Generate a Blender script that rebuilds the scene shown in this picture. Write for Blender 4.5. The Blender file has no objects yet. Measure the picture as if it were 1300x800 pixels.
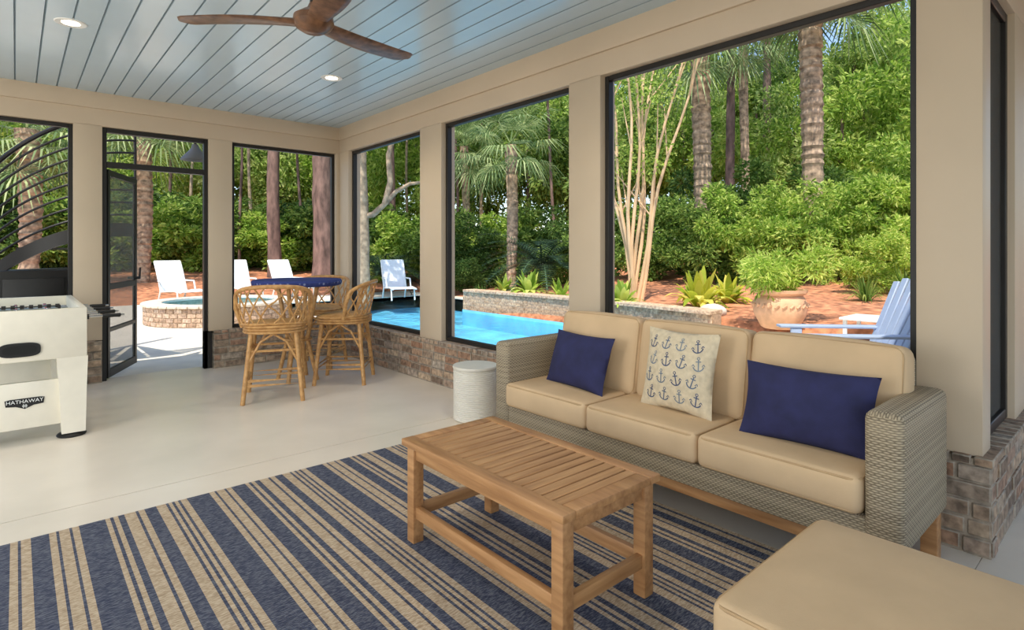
import bpy, bmesh, math, random
import numpy as np
from mathutils import Vector, Matrix
random.seed(4)
S = bpy.context.scene
COL = S.collection
PI = math.pi
# ------------------------------------------------------------------ camera basis (photo geometry)
F_PX = 721.0; YAW = math.radians(41.15); CAM_H = 1.27; HOR = 318.0
FW = (math.sin(YAW), math.cos(YAW)); RT = (math.cos(YAW), -math.sin(YAW))
def at(px, d):
    s = (px - 650.0) / F_PX
    return ((FW[0] + RT[0]*s)*d, (FW[1] + RT[1]*s)*d)
# ------------------------------------------------------------------ helpers
def lin(c):
    return tuple((v/255/12.92 if v/255 <= .04045 else ((v/255+.055)/1.055)**2.4) for v in c) + (1.0,)
def link(o):
    COL.objects.link(o); return o
def thing(name, label, cat, loc=(0,0,0), rz=0, group=None, kind=None):
    o = link(bpy.data.objects.new(name, None)); o.empty_display_size = .1
    o.location = loc; o.rotation_euler = (0,0,rz)
    return tag(o, label, cat, group, kind)
def tag(o, label, cat=None, group=None, kind=None):
    o['label'] = label
    if cat: o['category'] = cat
    if group: o['group'] = group
    if kind: o['kind'] = kind
    return o
def boxuv(me):
    uv = me.uv_layers.new(name='UVMap')
    for p in me.polygons:
        n = p.normal; a = (abs(n.x), abs(n.y), abs(n.z)); k = a.index(max(a))
        for li in p.loop_indices:
            co = me.vertices[me.loops[li].vertex_index].co
            uv.data[li].uv = (co.y, co.z) if k == 0 else ((co.x, co.z) if k == 1 else (co.x, co.y))
def obj(name, bm, mats, parent=None, world=False, smooth=True, uv=False, ang=40):
    if world and parent is not None:
        bmesh.ops.translate(bm, verts=bm.verts, vec=-Vector(parent.location))
    bmesh.ops.recalc_face_normals(bm, faces=bm.faces)
    me = bpy.data.meshes.new(name); bm.to_mesh(me); bm.free()
    for m in (mats if isinstance(mats, (list, tuple)) else [mats]): me.materials.append(m)
    if uv: boxuv(me)
    if smooth:
        for p in me.polygons: p.use_smooth = True
        me.set_sharp_from_angle(angle=math.radians(ang))
    o = link(bpy.data.objects.new(name, me))
    if parent is not None: o.parent = parent
    return o
def B(): return bmesh.new()
def box(bm, lo, hi, bev=0, seg=2, mi=0, M=None):
    c = [(x,y,z) for x in (lo[0],hi[0]) for y in (lo[1],hi[1]) for z in (lo[2],hi[2])]
    vs = [bm.verts.new((M @ Vector(p)) if M is not None else p) for p in c]
    fs = [bm.faces.new([vs[i] for i in q]) for q in ((0,1,3,2),(4,6,7,5),(0,4,5,1),(2,3,7,6),(0,2,6,4),(1,5,7,3))]
    for f in fs: f.material_index = mi
    if bev:
        ed = list({e for f in fs for e in f.edges})
        bmesh.ops.bevel(bm, geom=ed, offset=bev, segments=seg, affect='EDGES', profile=.5, clamp_overlap=True)
    return bm
def loft(bm, rings, cap=True, closed=False, mi=0):
    R = [[bm.verts.new(p) for p in r] for r in rings]
    n = len(R[0]); m = len(R)
    for i in range(m if closed else m-1):
        a, b = R[i], R[(i+1) % m]
        for j in range(n):
            bm.faces.new((a[j], a[(j+1)%n], b[(j+1)%n], b[j])).material_index = mi
    if cap and not closed:
        bm.faces.new(R[0][::-1]).material_index = mi; bm.faces.new(R[-1]).material_index = mi
def tube(bm, pts, r, n=8, closed=False, mi=0):
    pts = [Vector(p) for p in pts]; m = len(pts)
    rr = r if isinstance(r, (list, tuple)) else [r]*m
    T = []
    for i in range(m):
        a = pts[(i-1) % m] if (closed or i > 0) else pts[i]
        b = pts[(i+1) % m] if (closed or i < m-1) else pts[i]
        t = (b-a); T.append(t.normalized() if t.length > 1e-9 else Vector((0,0,1)))
    up = Vector((0,0,1)) if abs(T[0].z) < .9 else Vector((1,0,0))
    u = T[0].cross(up).normalized(); rings = []
    for i in range(m):
        u = (u - T[i]*u.dot(T[i])).normalized(); v = T[i].cross(u)
        rings.append([pts[i] + (u*math.cos(2*PI*k/n) + v*math.sin(2*PI*k/n))*rr[i] for k in range(n)])
    loft(bm, rings, True, closed, mi)
def lathe(bm, prof, c=(0,0,0), n=32, mi=0, cap=True):
    loft(bm, [[(c[0]+max(r,1e-4)*math.cos(2*PI*k/n), c[1]+max(r,1e-4)*math.sin(2*PI*k/n), c[2]+z) for k in range(n)] for r, z in prof], cap, False, mi)
def arc(cx, cy, z, r, a0, a1, n=16, dz=0):
    return [(cx+r*math.cos(a0+(a1-a0)*i/n), cy+r*math.sin(a0+(a1-a0)*i/n), z+dz*i/n) for i in range(n+1)]
def dup(root, loc, rz, label=None, group=None):
    r = root.copy(); COL.objects.link(r); r.location = loc; r.rotation_euler = (0,0,rz)
    if label: r['label'] = label
    if group: r['group'] = group
    for ch in list(root.children):
        c = ch.copy(); COL.objects.link(c); c.parent = r
        for g in list(ch.children):
            d = g.copy(); COL.objects.link(d); d.parent = c
    return r
# ------------------------------------------------------------------ materials
def base(name, rough=.6, spec=.4, metal=0):
    m = bpy.data.materials.new(name); m.use_nodes = True
    b = m.node_tree.nodes['Principled BSDF']
    b.inputs['Roughness'].default_value = rough
    b.inputs['Specular IOR Level'].default_value = spec
    b.inputs['Metallic'].default_value = metal
    return m, m.node_tree, b
def N(nt, t, **kw):
    n = nt.nodes.new(t)
    for k, v in kw.items(): setattr(n, k, v)
    return n
def math_(nt, op, a, b=None, c=None):
    n = N(nt, 'ShaderNodeMath', operation=op)
    for i, v in enumerate((a, b, c)):
        if v is None: continue
        if isinstance(v, (int, float)): n.inputs[i].default_value = v
        else: nt.links.new(v, n.inputs[i])
    return n.outputs[0]
def ramp(nt, fac, stops, interp='LINEAR'):
    r = N(nt, 'ShaderNodeValToRGB'); cr = r.color_ramp; cr.interpolation = interp
    while len(cr.elements) < len(stops): cr.elements.new(.5)
    for e, (p, c) in zip(cr.elements, stops): e.position = p; e.color = lin(c)
    nt.links.new(fac, r.inputs[0]); return r.outputs[0]
def noise(nt, scale, detail=3, stretch=None, coord='Object'):
    tc = N(nt, 'ShaderNodeTexCoord'); mp = N(nt, 'ShaderNodeMapping')
    mp.inputs['Scale'].default_value = stretch or (1,1,1)
    nt.links.new(tc.outputs[coord], mp.inputs[0])
    nz = N(nt, 'ShaderNodeTexNoise'); nz.inputs['Scale'].default_value = scale; nz.inputs['Detail'].default_value = detail
    nt.links.new(mp.outputs[0], nz.inputs['Vector']); return nz.outputs['Fac']
def bump(nt, b, h, st=.3, dist=.01):
    n = N(nt, 'ShaderNodeBump'); n.inputs['Strength'].default_value = st; n.inputs['Distance'].default_value = dist
    nt.links.new(h, n.inputs['Height']); nt.links.new(n.outputs[0], b.inputs['Normal'])
def sc(c, k): return tuple(max(0, min(255, v*k)) for v in c)
def M(name, col, rough=.6, var=.06, scale=8, bp=0, bscale=60, spec=.4, metal=0, stretch=None):
    m, nt, b = base(name, rough, spec, metal)
    nt.links.new(ramp(nt, noise(nt, scale, 4, stretch), [(.3, sc(col, 1-var)), (.7, sc(col, 1+var))]), b.inputs['Base Color'])
    if bp: bump(nt, b, noise(nt, bscale, 3, stretch), bp, .004)
    return m
def island(nt):
    return N(nt, 'ShaderNodeNewGeometry').outputs['Random Per Island']
def leaf(name, stops, trans=.48):
    m, nt, b = base(name, .5, .3)
    c = ramp(nt, island(nt), stops)
    nt.links.new(c, b.inputs['Base Color'])
    t = N(nt, 'ShaderNodeBsdfTranslucent'); nt.links.new(c, t.inputs[0])
    mx = N(nt, 'ShaderNodeMixShader'); mx.inputs[0].default_value = trans
    nt.links.new(b.outputs[0], mx.inputs[1]); nt.links.new(t.outputs[0], mx.inputs[2])
    nt.links.new(mx.outputs[0], nt.nodes['Material Output'].inputs[0]); return m
def brickmat(name, stops, lo=(100,96,92), hi=(236,232,226)):
    m, nt, b = base(name, .85, .2)
    c = ramp(nt, island(nt), stops)
    n1 = noise(nt, 24, 6)
    mx = N(nt, 'ShaderNodeMix', data_type='RGBA', blend_type='OVERLAY'); mx.inputs['Factor'].default_value = .65
    nt.links.new(c, mx.inputs['A']); nt.links.new(ramp(nt, n1, [(.3,lo),(.7,hi)]), mx.inputs['B'])
    nt.links.new(mx.outputs['Result'], b.inputs['Base Color'])
    bump(nt, b, n1, .6, .012); return m
def wickermat(name, dark, light):
    m, nt, b = base(name, .6, .3)
    tc = N(nt, 'ShaderNodeTexCoord'); sx = N(nt, 'ShaderNodeSeparateXYZ'); nt.links.new(tc.outputs['UV'], sx.inputs[0])
    p, q = .0085, .024
    vp = math_(nt, 'DIVIDE', sx.outputs[1], p)
    row = math_(nt, 'FLOOR', vp)
    par = math_(nt, 'MULTIPLY', math_(nt, 'MODULO', math_(nt, 'ADD', row, 1000), 2.0), PI)
    ph = math_(nt, 'ADD', math_(nt, 'MULTIPLY', sx.outputs[0], 2*PI/q), par)
    over = math_(nt, 'SINE', ph)
    st = math_(nt, 'ABSOLUTE', math_(nt, 'SINE', math_(nt, 'MULTIPLY', vp, PI)))
    h = math_(nt, 'MULTIPLY', st, math_(nt, 'MULTIPLY_ADD', over, .36, .64))
    wn = N(nt, 'ShaderNodeTexWhiteNoise', noise_dimensions='1D'); nt.links.new(row, wn.inputs['W'])
    h2 = math_(nt, 'ADD', h, math_(nt, 'MULTIPLY_ADD', wn.outputs[0], .24, -.12))
    nt.links.new(ramp(nt, h2, [(.05, dark), (.35, sc(light, .84)), (.9, light)]), b.inputs['Base Color'])
    bump(nt, b, h, .5, .005); return m
def woodmat(name, a, b_, rough=.45, stretch=(14,1.2,14), scale=3.0):
    m, nt, b = base(name, rough, .4)
    n1 = noise(nt, scale, 6, stretch)
    nt.links.new(ramp(nt, n1, [(.28, a), (.72, b_)]), b.inputs['Base Color']); bump(nt, b, n1, .12, .004); return m
def rugmat(name, a, b_, c_):
    m, nt, b = base(name, .95, .1)
    n1 = noise(nt, 150, 2, (.35,1.8,1))
    nt.links.new(ramp(nt, n1, [(.36, a), (.5, b_), (.64, c_)]), b.inputs['Base Color'])
    tc = N(nt, 'ShaderNodeTexCoord'); w = N(nt, 'ShaderNodeTexWave'); w.inputs['Scale'].default_value = 45; w.bands_direction = 'Y'
    nt.links.new(tc.outputs['Object'], w.inputs['Vector'])
    bump(nt, b, math_(nt, 'ADD', w.outputs['Fac'], n1), .35, .003); return m

cream = M('taupe_cream_paint', (199,181,157), .5, .015, 2, .03, 90)
floor_m = M('painted_concrete', (230,219,203), .25, .03, 1.6, .05, 30, spec=.5)
joint_m = M('joint_grey', (120,112,100), .8)
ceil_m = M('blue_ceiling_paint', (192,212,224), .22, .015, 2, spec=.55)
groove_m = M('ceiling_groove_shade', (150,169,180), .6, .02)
black = M('black_metal', (24,23,23), .45, .1)
dkbronze = M('dark_bronze_frame', (34,32,30), .45, .1)
brick_m = brickmat('weathered_brick', [(0,(116,100,88)),(.2,(162,140,120)),(.4,(140,126,114)),(.6,(180,160,138)),(.8,(146,114,94)),(1,(166,156,144))])
mortar = M('mortar', (154,142,127), .9, .15, 24, .4)
poolbrick = brickmat('pool_brick', [(0,(166,140,120)),(.4,(192,166,144)),(.7,(176,152,136)),(1,(204,184,164))])
wicker = wickermat('grey_beige_wicker', (104,92,74), (186,170,143))
teak = woodmat('golden_teak', (152,106,66), (194,146,98))
teak_x = woodmat('golden_teak_cross', (158,112,70), (198,152,104), stretch=(1.2,14,14))
fanwood = woodmat('fan_walnut', (84,58,42), (138,100,74), .3, (9,9,3), 3)
rattan = woodmat('honey_rattan', (168,120,68), (210,164,106), .4, (5,5,5), 6)
tan = M('tan_canvas', (204,175,138), .85, .03, 5, .12, 300)
tanpipe = M('tan_piping', (182,152,114), .85)
navy = M('navy_canvas', (40,42,80), .85, .1, 12, .2, 350)
linen = M('oatmeal_linen', (206,191,163), .9, .05, 40, .2, 300)
rug_n = rugmat('rug_denim', (58,62,80), (80,84,101), (112,115,124))
rug_t = rugmat('rug_beige', (162,141,117), (186,165,139), (204,186,162))
white = M('white_plastic', (232,233,230), .4, .02)
bluewhite = M('blue_grey_plastic', (166,182,210), .4, .02)
sling_m = M('white_sling_mesh', (226,230,234), .7, .02)
offwhite = M('cream_laminate', (230,223,206), .35, .02)
drumw = M('ivory_ceramic', (222,216,203), .35, .02)
shade_m = M('grey_lamp_shade', (112,114,116), .5, .04)
chrome = M('chrome', (200,200,200), .2, .02, metal=1)
def screenmat(name, col, k):
    m, nt, b = base(name, .9, .1); b.inputs['Base Color'].default_value = lin(col)
    tr = N(nt, 'ShaderNodeBsdfTransparent'); mx = N(nt, 'ShaderNodeMixShader'); mx.inputs[0].default_value = k
    nt.links.new(tr.outputs[0], mx.inputs[1]); nt.links.new(b.outputs[0], mx.inputs[2]); nt.links.new(mx.outputs[0], nt.nodes['Material Output'].inputs[0]); return m
screen_m = screenmat('dark_screen', (84,82,78), .75); screen_l = screenmat('fine_screen', (140,138,132), .42)
lamp_m, nt, b = base('warm_lens'); b.inputs['Emission Color'].default_value = (1,.82,.55,1); b.inputs['Emission Strength'].default_value = 6
mulch = M('pine_straw_mulch', (170,114,82), .95, .3, 7, .8, 40)
deck_m = M('pool_deck_concrete', (226,216,198), .7, .04, 3, .1)
plaster = M('pool_plaster', (122,194,232), .6, .16, 1.4)
coping = M('coping_stone', (212,198,180), .7, .08, 8, .2)
water_m, nt, b = base('pool_water')
nt.nodes.remove(b)
tr = N(nt, 'ShaderNodeBsdfTransparent'); tr.inputs[0].default_value = (.76,.93,.99,1)
gl = N(nt, 'ShaderNodeBsdfGlossy'); gl.inputs['Roughness'].default_value = .04
fr = N(nt, 'ShaderNodeFresnel'); fr.inputs[0].default_value = 1.33
bn = N(nt, 'ShaderNodeBump'); bn.inputs['Strength'].default_value = .9; bn.inputs['Distance'].default_value = .14
nt.links.new(noise(nt, 3.2, 4), bn.inputs['Height']); nt.links.new(bn.outputs[0], gl.inputs['Normal']); nt.links.new(bn.outputs[0], fr.inputs['Normal'])
mx = N(nt, 'ShaderNodeMixShader'); nt.links.new(math_(nt, 'MULTIPLY', fr.outputs[0], .8), mx.inputs[0]); nt.links.new(tr.outputs[0], mx.inputs[1]); nt.links.new(gl.outputs[0], mx.inputs[2])
nt.links.new(mx.outputs[0], nt.nodes['Material Output'].inputs[0])
terracotta = M('pale_terracotta', (214,168,132), .8, .1, 6, .2)
bark_pine = M('pine_bark', (116,94,86), .95, .3, 6, 1.0, 14, stretch=(1,1,.35))
bark_palm = M('palm_bark', (152,130,108), .95, .32, 7, 1.0, 16, stretch=(1,1,1.3))
bark_oak = M('grey_tan_bark', (160,140,116), .95, .22, 8, .8, 20)
bark_myrtle = M('smooth_tan_bark', (210,178,138), .7, .14, 4, .2, 10, stretch=(1,1,.3))
L_mid = leaf('leaf_mid', [(0,(66,96,38)),(.5,(116,148,62)),(1,(180,200,108))])
L_lime = leaf('leaf_lime', [(0,(96,132,46)),(.5,(154,186,74)),(1,(212,224,124))])
L_dark = leaf('leaf_dark', [(0,(48,76,34)),(.5,(86,118,52)),(1,(144,170,90))])
L_sun = leaf('leaf_sun', [(0,(126,162,58)),(.5,(180,206,88)),(1,(228,234,136))])
L_pale = leaf('leaf_pale', [(0,(112,144,66)),(.5,(162,188,96)),(1,(218,226,150))], .52)
L_palm = leaf('leaf_palm', [(0,(78,106,62)),(.5,(122,148,92)),(1,(186,200,142))], .35)
L_sago = leaf('leaf_sago', [(0,(24,44,34)),(.6,(42,66,50)),(1,(80,104,70))], .15)
L_yel = leaf('leaf_yellow', [(0,(140,168,50)),(.5,(206,206,72)),(1,(240,230,124))])
cloth_m, nt, b = base('navy_print_cloth', .8, .2)
tc = N(nt, 'ShaderNodeTexCoord'); vo = N(nt, 'ShaderNodeTexVoronoi'); vo.inputs['Scale'].default_value = 22; vo.inputs['Randomness'].default_value = .15
nt.links.new(tc.outputs['Object'], vo.inputs['Vector'])
nt.links.new(ramp(nt, vo.outputs['Distance'], [(.0,(150,158,190)),(.2,(124,134,174)),(.3,(54,66,124)),(1,(46,56,112))]), b.inputs['Base Color'])

# ------------------------------------------------------------------ room shell
XW, YB, YC, ZH, ZC, ZB = 3.03, 6.72, .49, 2.475, 2.784, .405
def struct(name, bm, m, label, smooth=True, uv=False):
    return tag(obj(name, bm, m, None, smooth=smooth, uv=uv), label, None, None, 'structure')
bm = B()
box(bm, (-4.5,YB-3.167,-.1), (3.2,6.9,0)); box(bm, (-4.5,.49,-.1), (3.2,YB-3.173,0)); box(bm, (-4.5,-3.5,-.1), (6.5,.488,0))
box(bm, (-4.5,3.5,-.1), (3.2,3.6,-.004), mi=1)
struct('floor', bm, [floor_m, joint_m], 'cream painted concrete porch floor')
bm = B()
w = .145; x = -4.5
while x < 6.4:
    y1 = 6.72 if x + w < 3.06 else .5
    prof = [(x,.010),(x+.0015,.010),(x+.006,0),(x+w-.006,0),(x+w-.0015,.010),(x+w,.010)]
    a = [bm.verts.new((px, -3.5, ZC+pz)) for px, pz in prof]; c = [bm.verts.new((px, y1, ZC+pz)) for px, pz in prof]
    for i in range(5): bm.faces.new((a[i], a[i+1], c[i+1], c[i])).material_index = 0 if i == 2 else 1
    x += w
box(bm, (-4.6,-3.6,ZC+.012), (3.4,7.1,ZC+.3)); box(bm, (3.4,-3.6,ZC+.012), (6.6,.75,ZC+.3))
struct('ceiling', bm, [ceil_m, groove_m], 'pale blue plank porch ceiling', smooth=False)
def bricks(bm, p0, tx, nx, length, z0, courses, jut=.008, bl=.2, bh=.065, gap=.009):
    t = Vector((tx[0],tx[1],0)); n = Vector((nx[0],nx[1],0)); p0 = Vector((p0[0],p0[1],0))
    for r in range(courses):
        u = -(bl+gap)*random.uniform(.25,.75)
        while u < length:
            L_ = bl*random.uniform(.82,1.14)
            a, b_ = max(u, 0), min(u+L_, length)
            if b_ - a > .02:
                j = jut*random.uniform(.3,1.6); z = z0 + gap + r*(bh+gap)+random.uniform(-.003,.003)
                Mx = Matrix(((t.x,n.x,0,p0.x),(t.y,n.y,0,p0.y),(0,0,1,0),(0,0,0,1)))
                box(bm, (a,-.03,z), (b_,j,z+bh), .005, 1, 1, Mx)
            u += L_ + gap
# right wall
bm = B()
box(bm, (XW,YC,ZH), (XW+.16,6.88,ZC+.008), .004)
for a, c in ((YC,.723),(2.545,2.84),(4.486,4.862),(6.481,6.88)): box(bm, (XW,a,ZB), (XW+.16,c,ZH+.01), .004)
box(bm, (XW-.02,YC-.0,2.63), (XW+.01,6.72,ZC+.005), .006)
wr = struct('wall_right', bm, cream, 'taupe cream right porch wall with three large screen openings')
bm = B(); box(bm, (XW-.02,YC-.03,0), (XW+.19,6.7,ZB-.005), mi=0)
bricks(bm, (XW-.022,YC-.03), (0,1), (-1,0), 6.2, 0, 5)
bricks(bm, (XW-.022,YC-.03), (1,0), (0,-1), 3.4, 0, 5)
box(bm, (XW+.19,YC-.03,0), (6.4,YC+.16,ZB-.005), mi=0)
for y in np.arange(YC-.04, 6.68, .075):
    box(bm, (XW-.030,y,ZB-.03), (XW+.2,y+.066,ZB+.006*random.random()+.004), .005, 1, 1)
for x in np.arange(XW+.21, 6.3, .075):
    box(bm, (x,YC-.045,ZB-.03), (x+.066,YC+.17,ZB+.006*random.random()+.004), .005, 1, 1)
obj('brick_base', bm, [mortar, brick_m], wr)['label'] = 'weathered brown brick base'
# short side wall right of the corner
bm = B(); box(bm, (XW+.162,YC,ZH), (6.4,YC+.16,ZC+.008), .004); box(bm, (XW+.005,YC+.003,ZB), (XW+.1,YC+.16,ZH), .004); box(bm, (3.82,YC,ZB), (6.4,YC+.16,ZH+.01), .004)
box(bm, (XW-.02,YC-.02,2.63), (6.4,YC+.01,ZC+.005), .006)
struct('wall_side', bm, cream, 'taupe cream side wall beyond the corner post')
# back wall
bm = B()
box(bm, (-4.5,YB,ZH-.01), (XW,YB+.16,ZC+.008), .004)
for a, c in ((-4.5,-1.6),(.4065,.629),(1.557,1.792),(2.985,XW+.01)): box(bm, (a,YB,ZB), (c,YB+.16,ZH), .004)
box(bm, (-4.5,YB-.02,2.63), (XW,YB+.01,ZC+.005), .006)
wb = struct('wall_back', bm, cream, 'taupe cream back porch wall with door opening')
bm = B(); box(bm, (-4.5,YB-.02,0), (.625,YB+.19,ZB-.005)); box(bm, (1.60,YB-.02,0), (XW-.02,YB+.19,ZB-.005))
bricks(bm, (-2.2,YB-.022), (1,0), (0,-1), 2.82, 0, 5); bricks(bm, (1.6,YB-.022), (1,0), (0,-1), 1.4, 0, 5)
for x in list(np.arange(-2.2,.56,.075)) + list(np.arange(1.6,2.95,.075)):
    box(bm, (x,YB-.034,ZB-.03), (x+.066,YB+.2,ZB+.006*random.random()+.004), .005, 1, 1)
obj('brick_base', bm, [mortar, brick_m], wb)['label'] = 'weathered brown brick base'
# window frames
def frame(name, axis, a, c, z0, z1, pos, label, wdt=.035, dep=.05):
    bm = B()
    def bar(u0,u1,v0,v1):
        if axis == 'Y': box(bm, (pos,u0,v0), (pos+dep,u1,v1), .003, 1)
        else: box(bm, (u0,pos,v0), (u1,pos+dep,v1), .003, 1)
    bar(a,a+wdt,z0,z1); bar(c-wdt,c,z0,z1); bar(a+wdt,c-wdt,z0,z0+wdt); bar(a+wdt,c-wdt,z1-wdt,z1)
    return struct(name, bm, dkbronze, label)
frame('window_1','Y',.723,2.545,ZB+.012,ZH,XW+.05,'widest dark framed screen opening behind the sofa')
frame('window_2','Y',2.84,4.486,ZB+.012,ZH,XW+.05,'middle dark framed screen opening facing the pool')
frame('window_3','Y',4.862,6.481,ZB+.012,ZH,XW+.05,'dark framed screen opening beside the inner corner')
frame('window_4','X',1.792,2.985,ZB+.012,ZH-.012,YB+.05,'dark framed screen opening behind the rattan stools')
frame('window_5','X',-1.6,.4065,ZB+.012,ZH-.012,YB+.05,'dark framed screen opening behind the foosball table')
w6 = frame('window_6','X',3.13,3.82,ZB+.012,ZH,YC+.03,'narrow dark screen opening right of the corner post',.05)
bm = B(); box(bm, (3.18,YC+.05,ZB+.06), (3.77,YC+.056,ZH-.05)); obj('screen', bm, screen_m, w6)
# door frame + leaf
bm = B()
box(bm, (.629,YB+.03,0), (.667,YB+.1,ZH-.012), .003, 1); box(bm, (1.519,YB+.03,0), (1.6,YB+.1,.41), .003, 1); box(bm, (1.519,YB+.03,0), (1.557,YB+.1,ZH-.012), .003, 1)
box(bm, (.667,YB+.03,ZH-.055), (1.519,YB+.1,ZH-.012), .003, 1); box(bm, (.667,YB+.03,2.08), (1.519,YB+.1,2.135), .003, 1)
struct('trim_1', bm, dkbronze, 'dark metal door frame with transom bar')
dl = thing('door_1', 'dark screen door standing open outward', None, (.672,YB+.11,0), math.atan2(.775,.347), kind='structure')
bm = B(); T0, T1, WL = -.015, .015, .84
box(bm, (0,T0,.01), (.055,T1,2.07), .003, 1); box(bm, (WL-.055,T0,.01), (WL,T1,2.07), .003, 1)
for z0, z1 in ((.01,.09),(.46,.50),(.88,.94),(2.01,2.07)): box(bm, (.055,T0,z0), (WL-.055,T1,z1), .003, 1)
obj('door_frame', bm, dkbronze, dl)
bm = B(); box(bm, (.055,-.003,.09), (WL-.055,.003,2.01)); obj('screen', bm, screen_l, dl)
bm = B(); box(bm, (.775,-.06,.95), (.81,.06,.98), .004); tube(bm, [(.79,-.055,.96),(.79,-.06,1.08)], .009); obj('handle', bm, black, dl)

# ------------------------------------------------------------------ recessed lights and fan
for i, (x, y, lab) in enumerate(((.276,4.774,'round recessed ceiling light nearest the back left'),(2.088,4.795,'round recessed ceiling light near the inner corner'))):
    t = thing('recessed_light', lab, 'ceiling light', (x,y,ZC), group='recessed ceiling lights')
    bm = B(); lathe(bm, [(.052,-.002),(.085,-.006),(.09,-.002),(.09,.03),(.052,.03)], n=32, cap=False); obj('trim_ring', bm, white, t)
    bm = B(); lathe(bm, [(0,-.003),(.052,-.003),(.052,.03),(0,.03)], n=24); obj('lens', bm, lamp_m, t)
def spot(loc, e):
    l = bpy.data.lights.new('downlight_and_fill', 'SPOT'); l.energy = e; l.color = (1,.87,.7); l.spot_size = 2.4; l.spot_blend = .8; l.shadow_soft_size = .06
    o = link(bpy.data.objects.new('downlight_and_fill', l)); o.location = loc
for p in ((.276,4.774,ZC-.03),(2.088,4.795,ZC-.03),(.276,1.9,ZC-.03),(2.088,1.9,ZC-.03)): spot(p, 40)  # last two spots have no fitting, added out of view as fill light

fx, fy, fz = 1.125, 2.80, 2.41
fan = thing('ceiling_fan', 'three blade walnut ceiling fan on the blue plank ceiling', 'ceiling fan', (fx,fy,ZC))
bm = B(); lathe(bm, [(.018,-.30),(.018,-.06),(.07,-.045),(.075,.008),(.02,.009)], n=28); obj('downrod', bm, dkbronze, fan)
bm = B(); z = fz - ZC
lathe(bm, [(.0,z-.05),(.05,z-.046),(.085,z-.025),(.1,z+.0),(.095,z+.03),(.06,z+.055),(.03,z+.075),(.02,z+.1)], n=36); obj('hub', bm, fanwood, fan)
for ang in (138.9, 14.8, 257.5):
    bm = B(); rings = []; ca, sa = math.cos(math.radians(ang)), math.sin(math.radians(ang))
    for i in range(29):
        t = i/28; r = .03 + .64*t
        wd = (.09 + .085*math.sin(min(1, t*1.5)*PI/2) - .03*t)*(1 if t < .92 else max(.15, math.sqrt(max(0, 1-((t-.92)/.082)**2))))
        th = .03*(1-t)**1.5 + .008; tw = math.radians(-7 + 2*t); off = .03*math.sin(t*PI)
        ring = []
        for k in range(14):
            a = 2*PI*k/14; u = math.cos(a)*wd/2; v = math.sin(a)*th/2
            lx, lz = u*math.cos(tw)-v*math.sin(tw), u*math.sin(tw)+v*math.cos(tw)
            ring.append((r*ca-(lx+off)*sa, r*sa+(lx+off)*ca, z+lz+.012*t))
        rings.append(ring)
    loft(bm, rings); obj('blade', bm, fanwood, fan)

# ------------------------------------------------------------------ rug
seq = [(.10,1),(.03,0),(.012,1),(.04,0)]
wide = (.075,.12,.06,.125,.085,.05,.12,.075,.11,.06,.095)
for k, wv in enumerate(wide):
    seq += [(wv,1)] + [[(.03,0),(.012,1),(.045,0),(.012,1),(.03,0)], [(.022,0),(.016,1),(.022,0),(.03,1),(.055,0),(.014,1),(.03,0)], [(.05,0),(.014,1),(.018,0),(.014,1),(.018,0),(.014,1),(.035,0)]][k % 3]
seq += [(.06,1),(.04,0),(.02,1),(.03,0)]
bm = B(); X0, X1, Y0, Y1 = -.1, 2.42, .15, 3.262
tot = sum(s for s, _ in seq); x = X0
for wd, mi in seq:
    wd *= (X1-X0)/tot
    box(bm, (x,Y0,.0), (x+wd,Y1,.009), mi=mi); x += wd
bmesh.ops.remove_doubles(bm, verts=bm.verts, dist=1e-5)
tag(obj('area_rug', bm, [rug_t, rug_n], smooth=False), 'flatwoven rug with navy and tan stripes under the coffee table', 'rug')

# ------------------------------------------------------------------ coffee table
ct = thing('coffee_table', 'slatted golden wood coffee table standing on the striped rug', 'coffee table', (1.525,1.69,.009))
X0, X1, Y0, Y1, Z1 = 1.265, 1.78, 1.21, 2.18, .452
bm = B(); f = .06
box(bm, (X0,Y0,Z1-.028), (X0+f,Y1,Z1), .004); box(bm, (X1-f,Y0,Z1-.028), (X1,Y1,Z1), .004)
box(bm, (X0+f,Y0,Z1-.028), (X1-f,Y0+f,Z1), .004); box(bm, (X0+f,Y1-f,Z1-.028), (X1-f,Y1,Z1), .004)
obj('top_frame', bm, teak, ct, True)
bm = B(); n = 17; L = (Y1-Y0-2*f)/n
for i in range(n):
    y = Y0+f+i*L; box(bm, (X0+f-.004,y+.0028,Z1-.026), (X1-f+.004,y+L-.0028,Z1-.003), .003, 1)
box(bm, (1.4,Y0+f-.01,Z1-.05), (1.44,Y1-f+.01,Z1-.026)); box(bm, (1.61,Y0+f-.01,Z1-.05), (1.65,Y1-f+.01,Z1-.026))
obj('slats', bm, teak_x, ct, True)
bm = B()
box(bm, (X0+.03,Y0+.04,Z1-.085), (X0+.052,Y1-.04,Z1-.028), .003); box(bm, (X1-.052,Y0+.04,Z1-.085), (X1-.03,Y1-.04,Z1-.028), .003)
box(bm, (X0+.05,Y0+.03,Z1-.085), (X1-.05,Y0+.052,Z1-.028), .003); box(bm, (X0+.05,Y1-.052,Z1-.085), (X1-.05,Y1-.03,Z1-.028), .003)
obj('apron', bm, teak, ct, True)
lw = .052
for x in (X0+.018, X1-.018-lw):
    for y in (Y0+.018, Y1-.018-lw):
        bm = B(); box(bm, (x,y,.009), (x+lw,y+lw,Z1-.028), .004); obj('leg', bm, teak, ct, True)
for x in (X0+.03, X1-.03-.026):
    bm = B(); box(bm, (x,Y0+.06,.115), (x+.026,Y1-.06,.165), .003); obj('stretcher', bm, teak, ct, True)
for y in (Y0+.03, Y1-.03-.026):
    bm = B(); box(bm, (X0+.06,y,.115), (X1-.06,y+.026,.165), .003); obj('stretcher', bm, teak_x, ct, True)

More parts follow.
